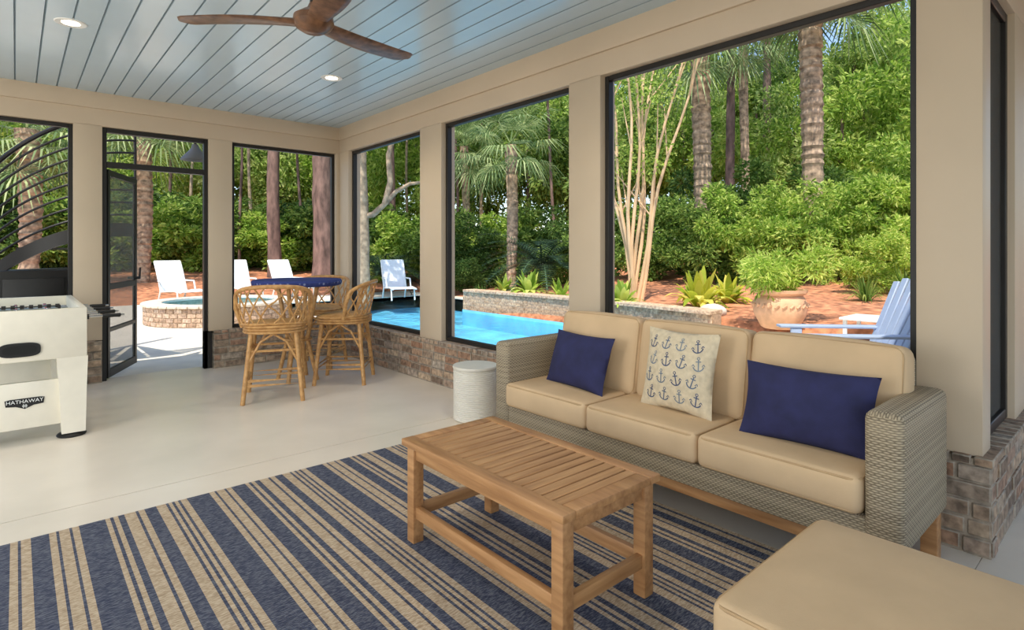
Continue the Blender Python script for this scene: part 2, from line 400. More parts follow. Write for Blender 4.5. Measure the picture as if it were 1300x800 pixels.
# ------------------------------------------------------------------ cushions
def cushion(bm, sx, sy, sz, r=.04, puff=.02, M_=None, n=10):
    g = bmesh.new(); bmesh.ops.create_cube(g, size=1)
    bmesh.ops.scale(g, vec=(sx,sy,sz), verts=g.verts)
    bmesh.ops.bevel(g, geom=list(g.edges), offset=r, segments=4, affect='EDGES', profile=.5)
    for axis, L in ((0,sx),(1,sy),(2,sz)):
        k = n if L > .2 else 3
        for i in range(1, k):
            no = [0,0,0]; no[axis] = 1; co = [0,0,0]; co[axis] = -L/2+r+(L-2*r)*i/k
            bmesh.ops.bisect_plane(g, geom=list(g.verts)+list(g.edges)+list(g.faces), plane_co=co, plane_no=no)
    dims = (sx,sy,sz); small = dims.index(min(dims)); o = [i for i in range(3) if i != small]
    for v in g.verts:
        u = 2*v.co[o[0]]/dims[o[0]]; w_ = 2*v.co[o[1]]/dims[o[1]]
        v.co[small] += math.copysign(1, v.co[small])*puff*max(0,1-u*u)*max(0,1-w_*w_)*min(1, abs(v.co[small])/(dims[small]/2)*1.0)
        for a, b_ in ((o[0],o[1]),(o[1],o[0])):
            q = 2*v.co[b_]/dims[b_]; s2 = 2*v.co[small]/dims[small]
            if abs(v.co[a]) > dims[a]/2-r: v.co[a] += math.copysign(puff*.5, v.co[a])*max(0,1-q*q)*max(0,1-s2*s2)
    if M_ is not None: bmesh.ops.transform(g, matrix=M_, verts=g.verts)
    me = bpy.data.meshes.new('tmp'); g.to_mesh(me); g.free(); bm.from_mesh(me); bpy.data.meshes.remove(me)
def piping(bm, sx, sy, z, M_, rad=.006, r=.045, plane='xy', inset=.006):
    pts = []; hx, hy = sx/2-inset, sy/2-inset
    for cx, cy, a0 in ((hx-r,hy-r,0),(-hx+r,hy-r,PI/2),(-hx+r,-hy+r,PI),(hx-r,-hy+r,1.5*PI)):
        for i in range(5):
            a = a0+i*PI/8; p = (cx+r*math.cos(a), cy+r*math.sin(a))
            pts.append(M_ @ Vector((p[0],p[1],z)) if plane == 'xy' else M_ @ Vector((z,p[0],p[1])))
    tube(bm, pts, rad, 6, True)
def TM(x, y, z, ry=0, rz=0, rx=0):
    return Matrix.Translation((x,y,z)) @ Matrix.Rotation(rz,4,'Z') @ Matrix.Rotation(ry,4,'Y') @ Matrix.Rotation(rx,4,'X')
# ------------------------------------------------------------------ sofa
sofa = thing('sofa', 'three seat grey wicker sofa with tan cushions under the window', 'sofa', (2.58,1.68,0))
for a, c in ((.58,.705),(2.655,2.78)):
    bm = B(); box(bm, (2.28,a,.2), (2.9,c,.70), .03, 3); obj('arm', bm, wicker, sofa, True, uv=True)
bm = B(); box(bm, (2.82,.69,.2), (2.905,2.67,.82), .02, 3); obj('back', bm, wicker, sofa, True, uv=True)
bm = B(); box(bm, (2.295,.695,.2), (2.83,2.665,.312), .012, 2); obj('seat_base', bm, wicker, sofa, True, uv=True)
bm = B(); box(bm, (2.33,.66,.14), (2.365,2.70,.203), .004); box(bm, (2.80,.66,.14), (2.835,2.70,.203), .004); obj('base_rail', bm, teak, sofa, True)
for x in (2.315, 2.82):
    for y in (.60, 2.70):
        bm = B(); box(bm, (x,y,.0), (x+.06,y+.06,.203), .005); obj('leg', bm, teak, sofa, True)
sw = (2.655-.705)/3
for i in range(3):
    yc = .705 + sw*(i+.5); Mx = TM(2.51,yc,.388)
    bm = B(); cushion(bm, .51, sw-.006, .14, .028, .010, Mx); co = obj('seat_cushion', bm, tan, sofa, True)
    bm = B()
    for z in (.058,-.058): piping(bm, .51, sw-.006, z, Mx, .005, .035)
    p = obj('piping', bm, tanpipe, None); p.parent = co
    for v in p.data.vertices: v.co -= Vector(sofa.location)
for yc, wd in ((2.26,.60),(1.635,.63),(.99,.63)):
    Mx = TM(2.72,yc,.655,math.radians(9))
    bm = B(); cushion(bm, .15, wd, .44, .036, .028, Mx); co = obj('back_cushion', bm, tan, sofa, True)
    bm = B()
    for z in (.062,-.062): piping(bm, wd, .44, z, Mx, .005, .04, 'yz', .008)
    p = obj('piping', bm, tanpipe, None); p.parent = co
    for v in p.data.vertices: v.co -= Vector(sofa.location)
# throw pillows
def pil_pt(u, v, W, H, T, s):
    th = T*max(0, math.cos(PI*u/2))**.55*max(0, math.cos(PI*v/2))**.55
    return Vector((s*th, W/2*u*(1-.07*(1-v*v)*u*u), H/2*v*(1-.07*(1-u*u)*v*v)))
def pillow(label, W, H, T, m, Mx):
    bm = B(); n = 26
    for s in (-1, 1):
        g = [[bm.verts.new(Mx @ pil_pt(-1+2*i/n, -1+2*j/n, W, H, T, s)) for j in range(n+1)] for i in range(n+1)]
        for i in range(n):
            for j in range(n): bm.faces.new((g[i][j], g[i+1][j], g[i+1][j+1], g[i][j+1]))
    bmesh.ops.remove_doubles(bm, verts=bm.verts, dist=1e-5)
    o = obj('throw_pillow', bm, m, ang=70); return tag(o, label, 'pillow')
pillow('navy lumbar pillow beside the left sofa arm', .50, .33, .075, navy, TM(2.52,2.28,.615,math.radians(18),math.radians(-6)))
pillow('navy lumbar pillow beside the right sofa arm', .53, .325, .075, navy, TM(2.50,.985,.613,math.radians(17),math.radians(4)))
PW = .415; MA = TM(2.53,1.61,.66,math.radians(12),math.radians(-1))
pa = pillow('square oatmeal pillow printed with small anchors', PW, PW, .07, linen, MA)
inks = [M('ink_navy',(70,82,112)), M('ink_blue_grey',(120,132,144)), M('ink_slate',(92,106,128))]
def stroke(bm, pts, w_, cu, cv, sz, rot):
    for a, c in zip(pts[:-1], pts[1:]):
        d = Vector((c[0]-a[0], c[1]-a[1])); L = d.length
        if L < 1e-6: continue
        nrm = Vector((-d.y, d.x))/L*w_/2
        q = []
        for p, sg in ((a,1),(c,1),(c,-1),(a,-1)):
            x_, y_ = p[0]+nrm.x*sg, p[1]+nrm.y*sg
            xr = x_*math.cos(rot)-y_*math.sin(rot); yr = x_*math.sin(rot)+y_*math.cos(rot)
            P = pil_pt(cu+xr*sz, cv+yr*sz, PW, PW, .07, -1); P.x -= .0015
            q.append(bm.verts.new(MA @ P))
        bm.faces.new(q)
for r in range(4):
    for c in range(4):
        cu = -.66+.42*c+(.1 if r % 2 else 0); cv = -.62+.42*r; mi = (r*2+c) % 3; rot = random.uniform(-.3,.3); sz = .35
        bm = B()
        stroke(bm, [(.0+.09*math.cos(a), .42+.09*math.sin(a)) for a in [2*PI*i/10 for i in range(11)]], .05, cu, cv, sz, rot)
        stroke(bm, [(0,.34),(0,-.42)], .08, cu, cv, sz, rot)
        stroke(bm, [(-.18,.2),(.18,.2)], .07, cu, cv, sz, rot)
        stroke(bm, [(.36*math.cos(a), -.06+.36*math.sin(a)) for a in [PI*1.08+PI*.84*i/10 for i in range(11)]], .08, cu, cv, sz, rot)
        stroke(bm, [(-.44,-.1),(-.34,.02),(-.24,-.14)], .05, cu, cv, sz, rot); stroke(bm, [(.44,-.1),(.34,.02),(.24,-.14)], .05, cu, cv, sz, rot)
        o = obj('anchor_print', bm, inks[mi], None); o.parent = pa
# ------------------------------------------------------------------ ottoman
ot = thing('ottoman', 'tan cushioned wicker ottoman in front of the sofa', 'ottoman', (1.605,.39,.009))
bm = B(); box(bm, (1.29,.08,.08), (1.92,.705,.283), .02, 3); obj('wicker_base', bm, wicker, ot, True, uv=True)
Mx = TM(1.605,.392,.352); bm = B(); cushion(bm, .67, .665, .14, .028, .012, Mx); co = obj('cushion', bm, tan, ot, True)
bm = B()
for z in (.058,-.058): piping(bm, .67, .665, z, Mx, .005, .035)
p = obj('piping', bm, tanpipe, None); p.parent = co
for v in p.data.vertices: v.co -= Vector(ot.location)
for x in (1.32,1.84):
    for y in (.11,.62):
        bm = B(); box(bm, (x,y,.009), (x+.05,y+.05,.083), .004); obj('leg', bm, teak, ot, True)
# ------------------------------------------------------------------ drum side table
bm = B(); prof = [(.155,0)]
nr = 26
for i in range(nr*4+1):
    z = .012+.36*i/(nr*4); prof.append((.162+.0045*abs(math.cos(PI*i/4)), z))
prof += [(.158,.378),(.168,.384),(.171,.395),(.168,.405),(.0,.408)]
lathe(bm, prof, (0,0,0), 56)
o = obj('side_table', bm, drumw, ang=60); o.location = (2.62,3.42,0); tag(o, 'round ivory ribbed drum table beside the left sofa arm', 'side table')

# ------------------------------------------------------------------ rattan stools
def make_stool():
    t = thing('bar_stool', 'rattan stool', 'bar stool', group='rattan counter stools')
    SH, R = .62, .23
    def lp(sx, sy, z): k = .232-.062*z/SH; return (sx*k, sy*k, z)
    for sx in (-1,1):
        for sy in (-1,1):
            bm = B(); tube(bm, [lp(sx,sy,0), lp(sx,sy,.3), lp(sx,sy,SH-.04)], .0195, 10)
            obj('leg', bm, rattan, t)
    for z in (.15,.19):
        bm = B(); tube(bm, [lp(1,1,z),lp(-1,1,z),lp(-1,-1,z),lp(1,-1,z)], .0135, 8, True); obj('footrest', bm, rattan, t)
    bm = B()
    for k in range(4):
        sx, sy = ((1,1),(-1,1),(-1,-1),(1,-1))[k]; nx_, ny_ = ((-1,1),(-1,-1),(1,-1),(1,1))[k]
        A_, C_ = Vector(lp(sx,sy,.43)), Vector(lp(nx_,ny_,.43)); D_ = Vector(lp(sx,sy,.32)); E_ = Vector(lp(nx_,ny_,.32))
        tube(bm, [A_, C_], .011, 8)
        top = Vector(((A_.x+C_.x)/2, (A_.y+C_.y)/2, .57))
        for P0 in (D_, E_): tube(bm, [P0, P0.lerp(top,.5)+Vector((0,0,.06)), top], .010, 8)
    obj('brace', bm, rattan, t)
    def sq(a, r, p=.75):
        c_, s_ = math.cos(a), math.sin(a); return (r*math.copysign(abs(c_)**p, c_), r*math.copysign(abs(s_)**p, s_))
    bm = B(); loft(bm, [[(*sq(2*PI*k/40, r), z) for k in range(40)] for r, z in ((.02,SH-.045),(R-.01,SH-.045),(R+.008,SH-.03),(R+.01,SH+.015),(R-.02,SH+.035),(.02,SH+.04))]); obj('seat', bm, rattan, t)
    bm = B()
    for z in (-.035,-.012,.012): tube(bm, [(*sq(2*PI*k/40, R+.012), SH+z) for k in range(40)], .012, 8, True)
    obj('seat_rim', bm, rattan, t)
    a0, a1 = math.radians(186), math.radians(354)
    def pt(q, h):
        a = a0+(a1-a0)*q; s = min(1, max(0, math.sin(PI*q))**.3) if 0 < q < 1 else 0
        top = .78+.19*s; r = R+.015+.045*h
        x_, y_ = sq(a, r, .72)
        return Vector((x_*1.04, y_*.9-.03*h, SH+(top-SH)*h))
    bm = B(); tube(bm, [pt(0,0)]+[pt(0,.6)]+[pt(i/32,1) for i in range(33)]+[pt(1,.6),pt(1,0)], .0175, 10)
    tube(bm, [pt(i/32,.1) for i in range(33)], .011, 8); obj('back_frame', bm, rattan, t)
    bm = B(); n = 8
    for i in range(-1, n+1):
        for k in (1,-1):
            P = []
            for j in range(9):
                h = j/8; q = (i+(1.7*h if k == 1 else 1.7-1.7*h))/n
                if -.001 <= q <= 1.001: P.append(pt(min(1,max(0,q)), .1+.88*h))
            if len(P) > 2: tube(bm, P, .0072, 6)
    obj('lattice', bm, rattan, t); return t
st = make_stool(); st.location = (1.70,5.08,0); st.rotation_euler = (0,0,math.radians(-22)); st['label'] = 'rattan stool with lattice back turned to the camera, nearest the door'
dup(st, (2.43,5.27,0), math.radians(52), 'rattan stool facing the table, nearest the brick wall and pool')
dup(st, (2.52,6.14,0), math.radians(135), 'rattan stool partly hidden behind the blue topped table')
tb = thing('bar_table', 'round high table with navy patterned top between rattan stools', 'table', (2.09,5.60,0))
bm = B(); lathe(bm, [(0,.925),(.39,.925),(.412,.935),(.42,.965),(.41,.985),(0,.988)], n=48); obj('tabletop', bm, cloth_m, tb)
for k in range(4):
    a = PI/4+k*PI/2
    bm = B(); tube(bm, [(.2*math.cos(a),.2*math.sin(a),0),(.10*math.cos(a),.10*math.sin(a),.4),(.2*math.cos(a),.2*math.sin(a),.927)], .02, 10); obj('leg', bm, rattan, tb)
bm = B(); tube(bm, arc(0,0,.4,.125,0,2*PI,24)[:-1], .014, 8, True); obj('binding_ring', bm, rattan, tb)

# ------------------------------------------------------------------ foosball table
fb = thing('foosball_table', 'cream foosball table with black handles in front of left window', 'foosball table', (0,5.56,0))
x0, x1, y0, y1 = -.37, .37, -.70, .70
bm = B(); tk = .045
box(bm, (x0,y0,.545), (x1,y0+tk,.88), .006); box(bm, (x0,y1-tk,.545), (x1,y1,.88), .006)
box(bm, (x0,y0+tk,.545), (x0+tk,y1-tk,.88), .006); box(bm, (x1-tk,y0+tk,.545), (x1,y1-tk,.88), .006)
obj('cabinet', bm, offwhite, fb)
bm = B(); box(bm, (x0+tk-.002,y0+tk-.002,.66), (x1-tk+.002,y1-tk+.002,.69)); obj('playfield', bm, M('playfield_green',(60,120,70)), fb)
for sx in (-1,1):
    for sy in (-1,1):
        bm = B(); cx, cy = sx*.29, sy*.615
        rings = []
        for z, wx, wy in ((.03,.065,.06),(.36,.075,.075),(.548,.085,.085)):
            ox = sx*(.085-wx)*.4; oy = sy*(.085-wy)*.3
            rings.append([(cx+ox-wx,cy+oy-wy,z),(cx+ox+wx,cy+oy-wy,z),(cx+ox+wx,cy+oy+wy,z),(cx+ox-wx,cy+oy+wy,z)])
        loft(bm, rings); lg = obj('leg', bm, offwhite, fb)
        bm = B(); lathe(bm, [(.08,0),(.085,.008),(.075,.02),(.03,.034)], (cx,cy,0), 24); obj('foot', bm, black, lg)
for sy in (-1,1):
    bm = B(); yy = sy*.655; box(bm, (-.23,min(yy,yy-.03*sy),.10), (.23,max(yy,yy-.03*sy),.405), .004); obj('leg_panel', bm, offwhite, fb)
def oval(bm, cx, cz, rx, rz, y, th, mi=0, n=28, p=.6):
    r = []
    for yy in (y, y-th):
        r.append([(cx+rx*math.copysign(abs(math.cos(2*PI*k/n))**p, math.cos(2*PI*k/n)), yy, cz+rz*math.copysign(abs(math.sin(2*PI*k/n))**p, math.sin(2*PI*k/n))) for k in range(n)])
    loft(bm, r, True, False, mi)
bm = B(); oval(bm, .02, .625, .105, .046, y0+.002, .012); oval(bm, .02, .625, .085, .03, y0-.008, .006, 1); obj('ball_return', bm, [black, M('deep_black',(6,6,6))], fb)
bm = B(); yl = -.6565; EX = .045; k_ = .74
out = [(EX+x*k_, .27+(z-.28)*k_) for x, z in ((-.135,.315),(-.10,.322),(.10,.322),(.135,.315),(.128,.262),(.06,.255),(.0,.228),(-.06,.255),(-.128,.262))]
loft(bm, [[(x,yl,z) for x, z in out],[(x,yl-.004,z) for x, z in out]]); em = obj('emblem', bm, black, fb, smooth=False)
em['label'] = 'black badge with white lettering'
cu = bpy.data.curves.new('lettering','FONT'); cu.body = 'HATHAWAY'; cu.size = .033; cu.align_x = 'CENTER'; cu.extrude = .001
to = link(bpy.data.objects.new('tmp', cu)); bpy.context.view_layer.update()
me = bpy.data.meshes.new_from_object(to.evaluated_get(bpy.context.evaluated_depsgraph_get())); bpy.data.objects.remove(to)
me.transform(Matrix.Translation((EX,yl-.006,.271)) @ Matrix.Rotation(PI/2,4,'X')); me.materials.append(white)
lt = link(bpy.data.objects.new('lettering', me)); lt.parent = em
bm = B()
for dx in (-.006,.006): box(bm, (EX+dx-.002,yl-.007,.240), (EX+dx+.002,yl-.004,.263))
for dz in (.247,.254): box(bm, (EX-.013,yl-.007,dz), (EX+.013,yl-.004,dz+.003))
obj('mark', bm, white, em)
red, blue = M('player_red',(170,40,36)), M('player_blue',(40,60,150))
for i in range(8):
    yy = -.55+i*1.1/7; side = 1 if i % 2 == 0 else -1; zz = .80
    bm = B(); tube(bm, [(-.47*1 if side > 0 else -.60,yy,zz),(.60 if side > 0 else .47,yy,zz)], .008, 8)
    for q in (-.18,0,.18): box(bm, (q-.012,yy-.016,zz-.085), (q+.012,yy+.016,zz+.03), .005, 1, 1)
    rd = obj('rod', bm, [chrome, red if i % 2 else blue], fb)
    bm = B(); lathe(bm, [(.0,0),(.011,.0),(.015,.02),(.013,.07),(.015,.105),(.0,.115)], n=14)
    bmesh.ops.transform(bm, matrix=Matrix.Translation((side*.47,yy,zz)) @ Matrix.Rotation(side*PI/2,4,'Y'), verts=bm.verts); obj('handle', bm, black, rd)
    bm = B()
    for s in (-1,1): tube(bm, [(s*.372,yy,zz),(s*.392,yy,zz)], .018, 14)
    obj('bearing', bm, black, rd)
bm = B(); tube(bm, [(-.22,y0+.022,.90),(.22,y0+.022,.90)], .004, 6)
for q in np.linspace(-.16,.2,9): tube(bm, [(q,y0+.022,.90),(q+.022,y0+.022,.90)], .013, 10)
for q in (-.22,.22): box(bm, (q-.008,y0+.012,.878), (q+.008,y0+.032,.905), .003)
obj('score_counter', bm, black, fb)

# ------------------------------------------------------------------ exterior ground, pool
def gz(x, y):
    def ss(a, b_, t):
        t = min(1, max(0, (t-a)/(b_-a))); return t*t*(3-2*t)
    a = .25+.065*max(0, x-7.7); a2 = -.02+.07*max(0, x-9.6); k = ss(9.8,11.5,y)
    b_ = -.04+.075*max(0, y-16.3)
    A = (a*(1-k)+a2*k) if x > 7.6 else -.06
    return min(1.7, max(A, b_))+.03*math.sin(x*2.1)*math.cos(y*1.7)
def in_deck(x, y, m=0):
    return (x < 7.75-m and y < 16.3-m) or (x < 9.6-m and 10.3+m < y < 16.3-m)
bm = B(); stp = .4; V = {}
def gv(i, j):
    if (i,j) not in V:
        x, y = i*stp, j*stp; V[(i,j)] = bm.verts.new((x, y, gz(x,y)-(.5 if in_deck(x,y,.1) else 0)))
    return V[(i,j)]
for i in range(-70, 110):
    for j in range(-20, 110):
        xc, yc = (i+.5)*stp, (j+.5)*stp
        if in_deck(xc, yc, .2): continue
        bm.faces.new((gv(i,j), gv(i+1,j), gv(i+1,j+1), gv(i,j+1)))
tag(obj('mulch_ground', bm, mulch), 'reddish brown pine straw ground rising behind the pool', None, None, 'structure')
bm = B(); zt = -.05
for a in ((3.2,.66,4.3,6.9),(4.3,.66,7.7,4.6),(-12,6.9,4.3,14.4),(-12,14.4,9.6,16.3),(9.2,10.4,9.6,14.4)):
    box(bm, (a[0],a[1],-.4), (a[2],a[3],zt))
tag(obj('pool_deck', bm, deck_m, smooth=False), 'pale concrete deck around the swimming pool', None, None, 'structure')
pool = thing('swimming_pool', 'blue swimming pool beyond the middle screen openings', 'swimming pool', (6,9,-.45))
bm = B()
pts = [(4.3,4.6),(7.6,4.6),(7.6,10.4),(9.2,10.4),(9.2,14.4),(4.3,14.4)]
bot = [bm.verts.new((x,y,-.42)) for x, y in pts]; top = [bm.verts.new((x,y,-.06)) for x, y in pts]
bm.faces.new(bot)
for i in range(6): bm.faces.new((bot[i], bot[(i+1)%6], top[(i+1)%6], top[i]))
obj('basin', bm, plaster, pool, True, smooth=False)
bm = B(); bm.faces.new([bm.verts.new((x,y,-.12)) for x, y in pts]); obj('water', bm, water_m, pool, True)
bm = B()
for i in ((0,5),(4,5),(3,4)):
    a, c = pts[i[0]], pts[i[1]]
    x_0, x_1 = min(a[0],c[0])-.15, max(a[0],c[0])+.15; y_0, y_1 = min(a[1],c[1])-.15, max(a[1],c[1])+.15
    box(bm, (x_0,y_0,-.06), (x_1,y_1,-.02), .012)
obj('coping', bm, coping, pool, True)
# raised wall behind pool, gently bowed in plan
bm = B()
def wx(y): return 7.62+.2*math.sin(PI*(y-4.3)/6.1)
segs = 18
for i in range(segs):
    ya, yb = 4.3+6.1*i/segs, 4.3+6.1*(i+1)/segs; xa, xb = wx(ya), wx(yb)
    loft(bm, [[(xa,ya,-.3),(xa+.26,ya,-.3),(xa+.26,ya,.33),(xa,ya,.33)],[(xb,yb,-.3),(xb+.26,yb,-.3),(xb+.26,yb,.33),(xb,yb,.33)]], mi=2)
for r in range(6):
    y = 4.3-.08*(r % 2)
    while y < 10.38:
        a, b_ = max(4.3, y), min(10.4, y+.147)
        if b_-a > .02:
            x_ = wx((a+b_)/2); sl = math.atan2(wx(b_)-wx(a), b_-a)
            Mx = Matrix.Translation((x_,(a+b_)/2,-.10+r*.072)) @ Matrix.Rotation(-sl,4,'Z')
            box(bm, (-.005*random.uniform(.5,1.3),-(b_-a)/2,0), (.03,(b_-a)/2,.066), .003, 1, 1, Mx)
        y += .153
for y in np.arange(4.3,10.3,.21): box(bm, (wx(y)-.05,y,.33), (wx(y)+.30,y+.202,.39), .008, 1, 3)
wall_tile = brickmat('pool_wall_tile', [(0,(166,136,110)),(.4,(196,166,136)),(.7,(180,154,130)),(1,(204,178,150))])
palecap = brickmat('pale_cap_brick', [(0,(186,158,132)),(.5,(206,182,156)),(1,(194,170,146))])
mortar_w = M('warm_mortar', (180,156,132), .9, .1, 24, .3)
tag(obj('planter_wall', bm, [mortar_w, wall_tile, mortar_w, palecap]), 'raised pale brown tiled wall with brick cap behind the pool', None, None, 'structure')
# spa
spa = thing('spa', 'raised round brick spa seen through the doorway', 'spa', (2.95,11.85,-.05))
bm = B(); n = 52; RSP = 1.24
lathe(bm, [(RSP,0),(RSP,.33),(RSP-.26,.33),(RSP-.26,.05)], n=64, mi=0, cap=False)
for r in range(4):
    for k in range(n):
        a = 2*PI*(k+(.5 if r % 2 else 0))/n
        Mx = Matrix.Rotation(a,4,'Z') @ Matrix.Translation((RSP,0,.012+r*.078))
        box(bm, (-.02,-.068,0), (.012,.068,.068), .004, 1, 1, Mx)
obj('wall', bm, [mortar_w, poolbrick], spa)
bm = B()
for k in range(44):
    Mx = Matrix.Rotation(2*PI*k/44,4,'Z'); box(bm, (RSP-.28,-.085,.325), (RSP+.05,.085,.375), .01, 1, 0, Mx)
obj('coping', bm, coping, spa)
bm = B(); lathe(bm, [(0,.16),(RSP-.25,.16)], n=40, cap=False); obj('floor_plaster', bm, plaster, spa)
bm = B(); lathe(bm, [(0,.32),(RSP-.25,.32)], n=40, cap=False); obj('water', bm, water_m, spa)

# ------------------------------------------------------------------ chairs outside
def make_adk(m, gap, lean, group=None):
    t = thing('adirondack_chair', 'x', 'chair', group=group)
    bm = B()
    for i in range(6):
        y = .30-.1*i; z = .37-.028*i; box(bm, (-.27,-.05+gap,-.011), (.27,.05-gap,.011), .004, 1, 0, TM(0,y,z,0,0,math.radians(15)))
    obj('seat', bm, m, t)
    bm = B()
    for i in range(6):
        x = -.235+.094*i; top = .97-.05*abs(i-2.5)**1.4*.4
        Mx = TM(x,-.22,.20,0,0,math.radians(lean)) @ Matrix.Rotation(math.radians(1.6*(i-2.5)),4,'Y'); box(bm, (-.047+gap,-.01,0), (.047-gap,.01,top), .005, 1, 0, Mx)
    for h in (.16,.62): box(bm, (-.27,-.033,h), (.27,-.01,h+.06), .004, 1, 0, TM(0,-.22,.20,0,0,math.radians(lean)))
    obj('backrest', bm, m, t)
    for s in (-1,1):
        bm = B(); box(bm, (s*.33-.065,-.46,.575), (s*.33+.065,.50,.60), .008); obj('arm', bm, m, t)
        bm = B(); box(bm, (s*.29-.016,.30,0), (s*.29+.016,.40,.576), .005); obj('leg', bm, m, t)
        bm = B(); loft(bm, [[(s*.275-.014,.39,.26),(s*.275-.014,.39,.36),(s*.275+.014,.39,.36),(s*.275+.014,.39,.26)],[(s*.275-.014,-.52,.0),(s*.275-.014,-.42,.15),(s*.275+.014,-.42,.15),(s*.275+.014,-.55,.0)]]); obj('side_rail', bm, m, t)
        bm = B(); box(bm, (s*.29-.016,-.44,.12), (s*.29+.016,-.36,.576), .005); obj('rear_leg', bm, m, t)
    return t
ad = make_adk(bluewhite, .004, 23); adp = at(1078, 5.15); ad.location = (adp[0],adp[1],-.05); ad.rotation_euler = (0,0,math.atan2(.658,-.753)-PI/2-.10); ad['label'] = 'blue grey slatted chair close outside the widest opening, behind right sofa arm'
def chairpos(px, d): x, y = at(px, d); return (x,y,-.05)
def make_sling():
    t = thing('sling_chair', 'x', 'chair', group='white poolside sling chairs')
    def panel(P, hw, th):
        bm = B(); loft(bm, [[(-hw,y,z),(hw,y,z),(hw,y,z+th),(-hw,y,z+th)] for y, z in P]); return bm
    obj('seat', panel([(.75,.30),(.45,.32),(.1,.30),(-.2,.27)], .29, .02), sling_m, t)
    obj('backrest', panel([(-.18,.27),(-.30,.52),(-.42,.78),(-.54,1.02)], .29, .03), sling_m, t)
    for s in (-1,1):
        bm = B(); tube(bm, [(s*.31,.78,.30),(s*.31,.45,.33),(s*.31,.1,.31),(s*.31,-.2,.28),(s*.31,-.42,.79),(s*.31,-.55,1.04)], .022, 8); obj('side_rail', bm, white, t)
        for y, y2 in ((.6,.66),(-.22,-.36)):
            bm = B(); tube(bm, [(s*.31,y,.31),(s*.31,y2,0)], .02, 8); obj('leg', bm, white, t)
        bm = B(); tube(bm, [(s*.33,-.30,.55),(s*.33,.12,.55),(s*.33,.2,.31)], .02, 8); obj('armrest', bm, white, t)
    bm = B(); tube(bm, [(-.31,-.55,1.04),(.31,-.55,1.04)], .022, 8); obj('top_rail', bm, white, t)
    return t
a2 = make_sling(); a2.location = chairpos(226,14.3); a2.rotation_euler = (0,0,math.radians(195)); a2['label'] = 'white sling chair seen through the open doorway'
def chair(px, d, rz, lab): dup(a2, chairpos(px,d), rz, lab)
chair(307, 15.4, math.radians(185), 'white sling chair left of the near stool back')
chair(368, 15.7, math.radians(195), 'white sling chair above the blue topped table')
chair(504, 15.6, math.radians(165), 'white sling chair at the far pool edge beside the sago palm')
sx_, sy_ = at(1105, 6.9)
bm = B(); box(bm, (-.3,-.25,.48), (.3,.25,.51), .006)
for a in (-1,1):
    for c in (-1,1): box(bm, (a*.24-.02,c*.2-.02,0), (a*.24+.02,c*.2+.02,.48), .003)
o = obj('patio_table', bm, white); o.location = (sx_,sy_,-.05); tag(o, 'small pale patio table beside the nearest slatted chair', 'table')

# ------------------------------------------------------------------ barn light and stair outside
bl = thing('barn_light', 'grey shaded barn light outside above the doorway', 'lamp', (1.53,6.88,2.55))
bm = B(); tube(bm, [(0,0,.0),(0,.16,.03),(0,.28,.02),(0,.32,-.04),(0,.32,-.1)], .011, 8); lathe(bm, [(0,0),(.05,0),(.05,.02),(0,.02)], n=20)
obj('gooseneck', bm, black, bl)
bm = B(); lathe(bm, [(.03,-.08),(.04,-.12),(.06,-.15),(.14,-.24),(.148,-.26),(.138,-.255),(.055,-.16),(.03,-.13)], (0,.32,0), 32, cap=False); obj('shade', bm, shade_m, bl)
ss_ = thing('spiral_staircase', 'black metal staircase with arching curved rails outside the left opening', 'staircase', (.66,8.95,-.05))
bm = B(); tube(bm, [(0,0,0),(0,0,2.9)], .05, 14); obj('center_pole', bm, black, ss_)
RS = 1.22; A0, A1 = PI*.92, PI*1.60
def hz(a, h=0):
    t = (a-A0)/(A1-A0); e = math.sin(min(1, t*1.05)*PI/2)
    return -.15+1.75*e + h*(.72+.34*t)
for k in range(7):
    t_ = (k+.5)/7; a = A0+(A1-A0)*t_; z = hz(a)-.05
    if z < .05: continue
    bm = B(); da = PI/22
    P = [(.05*math.cos(a),.05*math.sin(a)),(RS*.97*math.cos(a-da),RS*.97*math.sin(a-da)),(RS*math.cos(a),RS*math.sin(a)),(RS*.97*math.cos(a+da),RS*.97*math.sin(a+da))]
    loft(bm, [[(x,y,z) for x, y in P],[(x,y,z+.025) for x, y in P]]); obj('tread', bm, black, ss_, smooth=False)
for k in range(9):
    h = .12+k*.135
    bm = B(); tube(bm, [(RS*math.cos(a), RS*math.sin(a), max(.02, hz(a,h))) for a in np.linspace(A0, A1, 60)], .024 if k == 8 else .0125, 8); obj('rail', bm, black, ss_)
for a in (A0+.02, A0+.9, A1):
    bm = B(); tube(bm, [(RS*math.cos(a),RS*math.sin(a),max(0, hz(a)-.15)),(RS*math.cos(a),RS*math.sin(a),hz(a,1.2))], .014, 8); obj('baluster', bm, black, ss_)
bm = B(); rings = []
for a in np.linspace(A0+.12, A1, 60):
    z = max(.15, hz(a)); rings.append([((RS-.02)*math.cos(a),(RS-.02)*math.sin(a),z-.12),((RS+.01)*math.cos(a),(RS+.01)*math.sin(a),z-.12),((RS+.01)*math.cos(a),(RS+.01)*math.sin(a),z+.03),((RS-.02)*math.cos(a),(RS-.02)*math.sin(a),z+.03)])
loft(bm, rings); obj('stringer', bm, black, ss_)
bm = B(); box(bm, (-.55,-.6,0), (.55,-.5,1.12), .01); box(bm, (-.5,-.62,.08), (-.02,-.6,1.04), .006); box(bm, (.02,-.62,.08), (.5,-.6,1.04), .006)
o = obj('storage_cabinet', bm, dkbronze); o.location = (-.12,8.05,-.05); tag(o, 'dark low cabinet panel in front of the black curved staircase', 'cabinet')

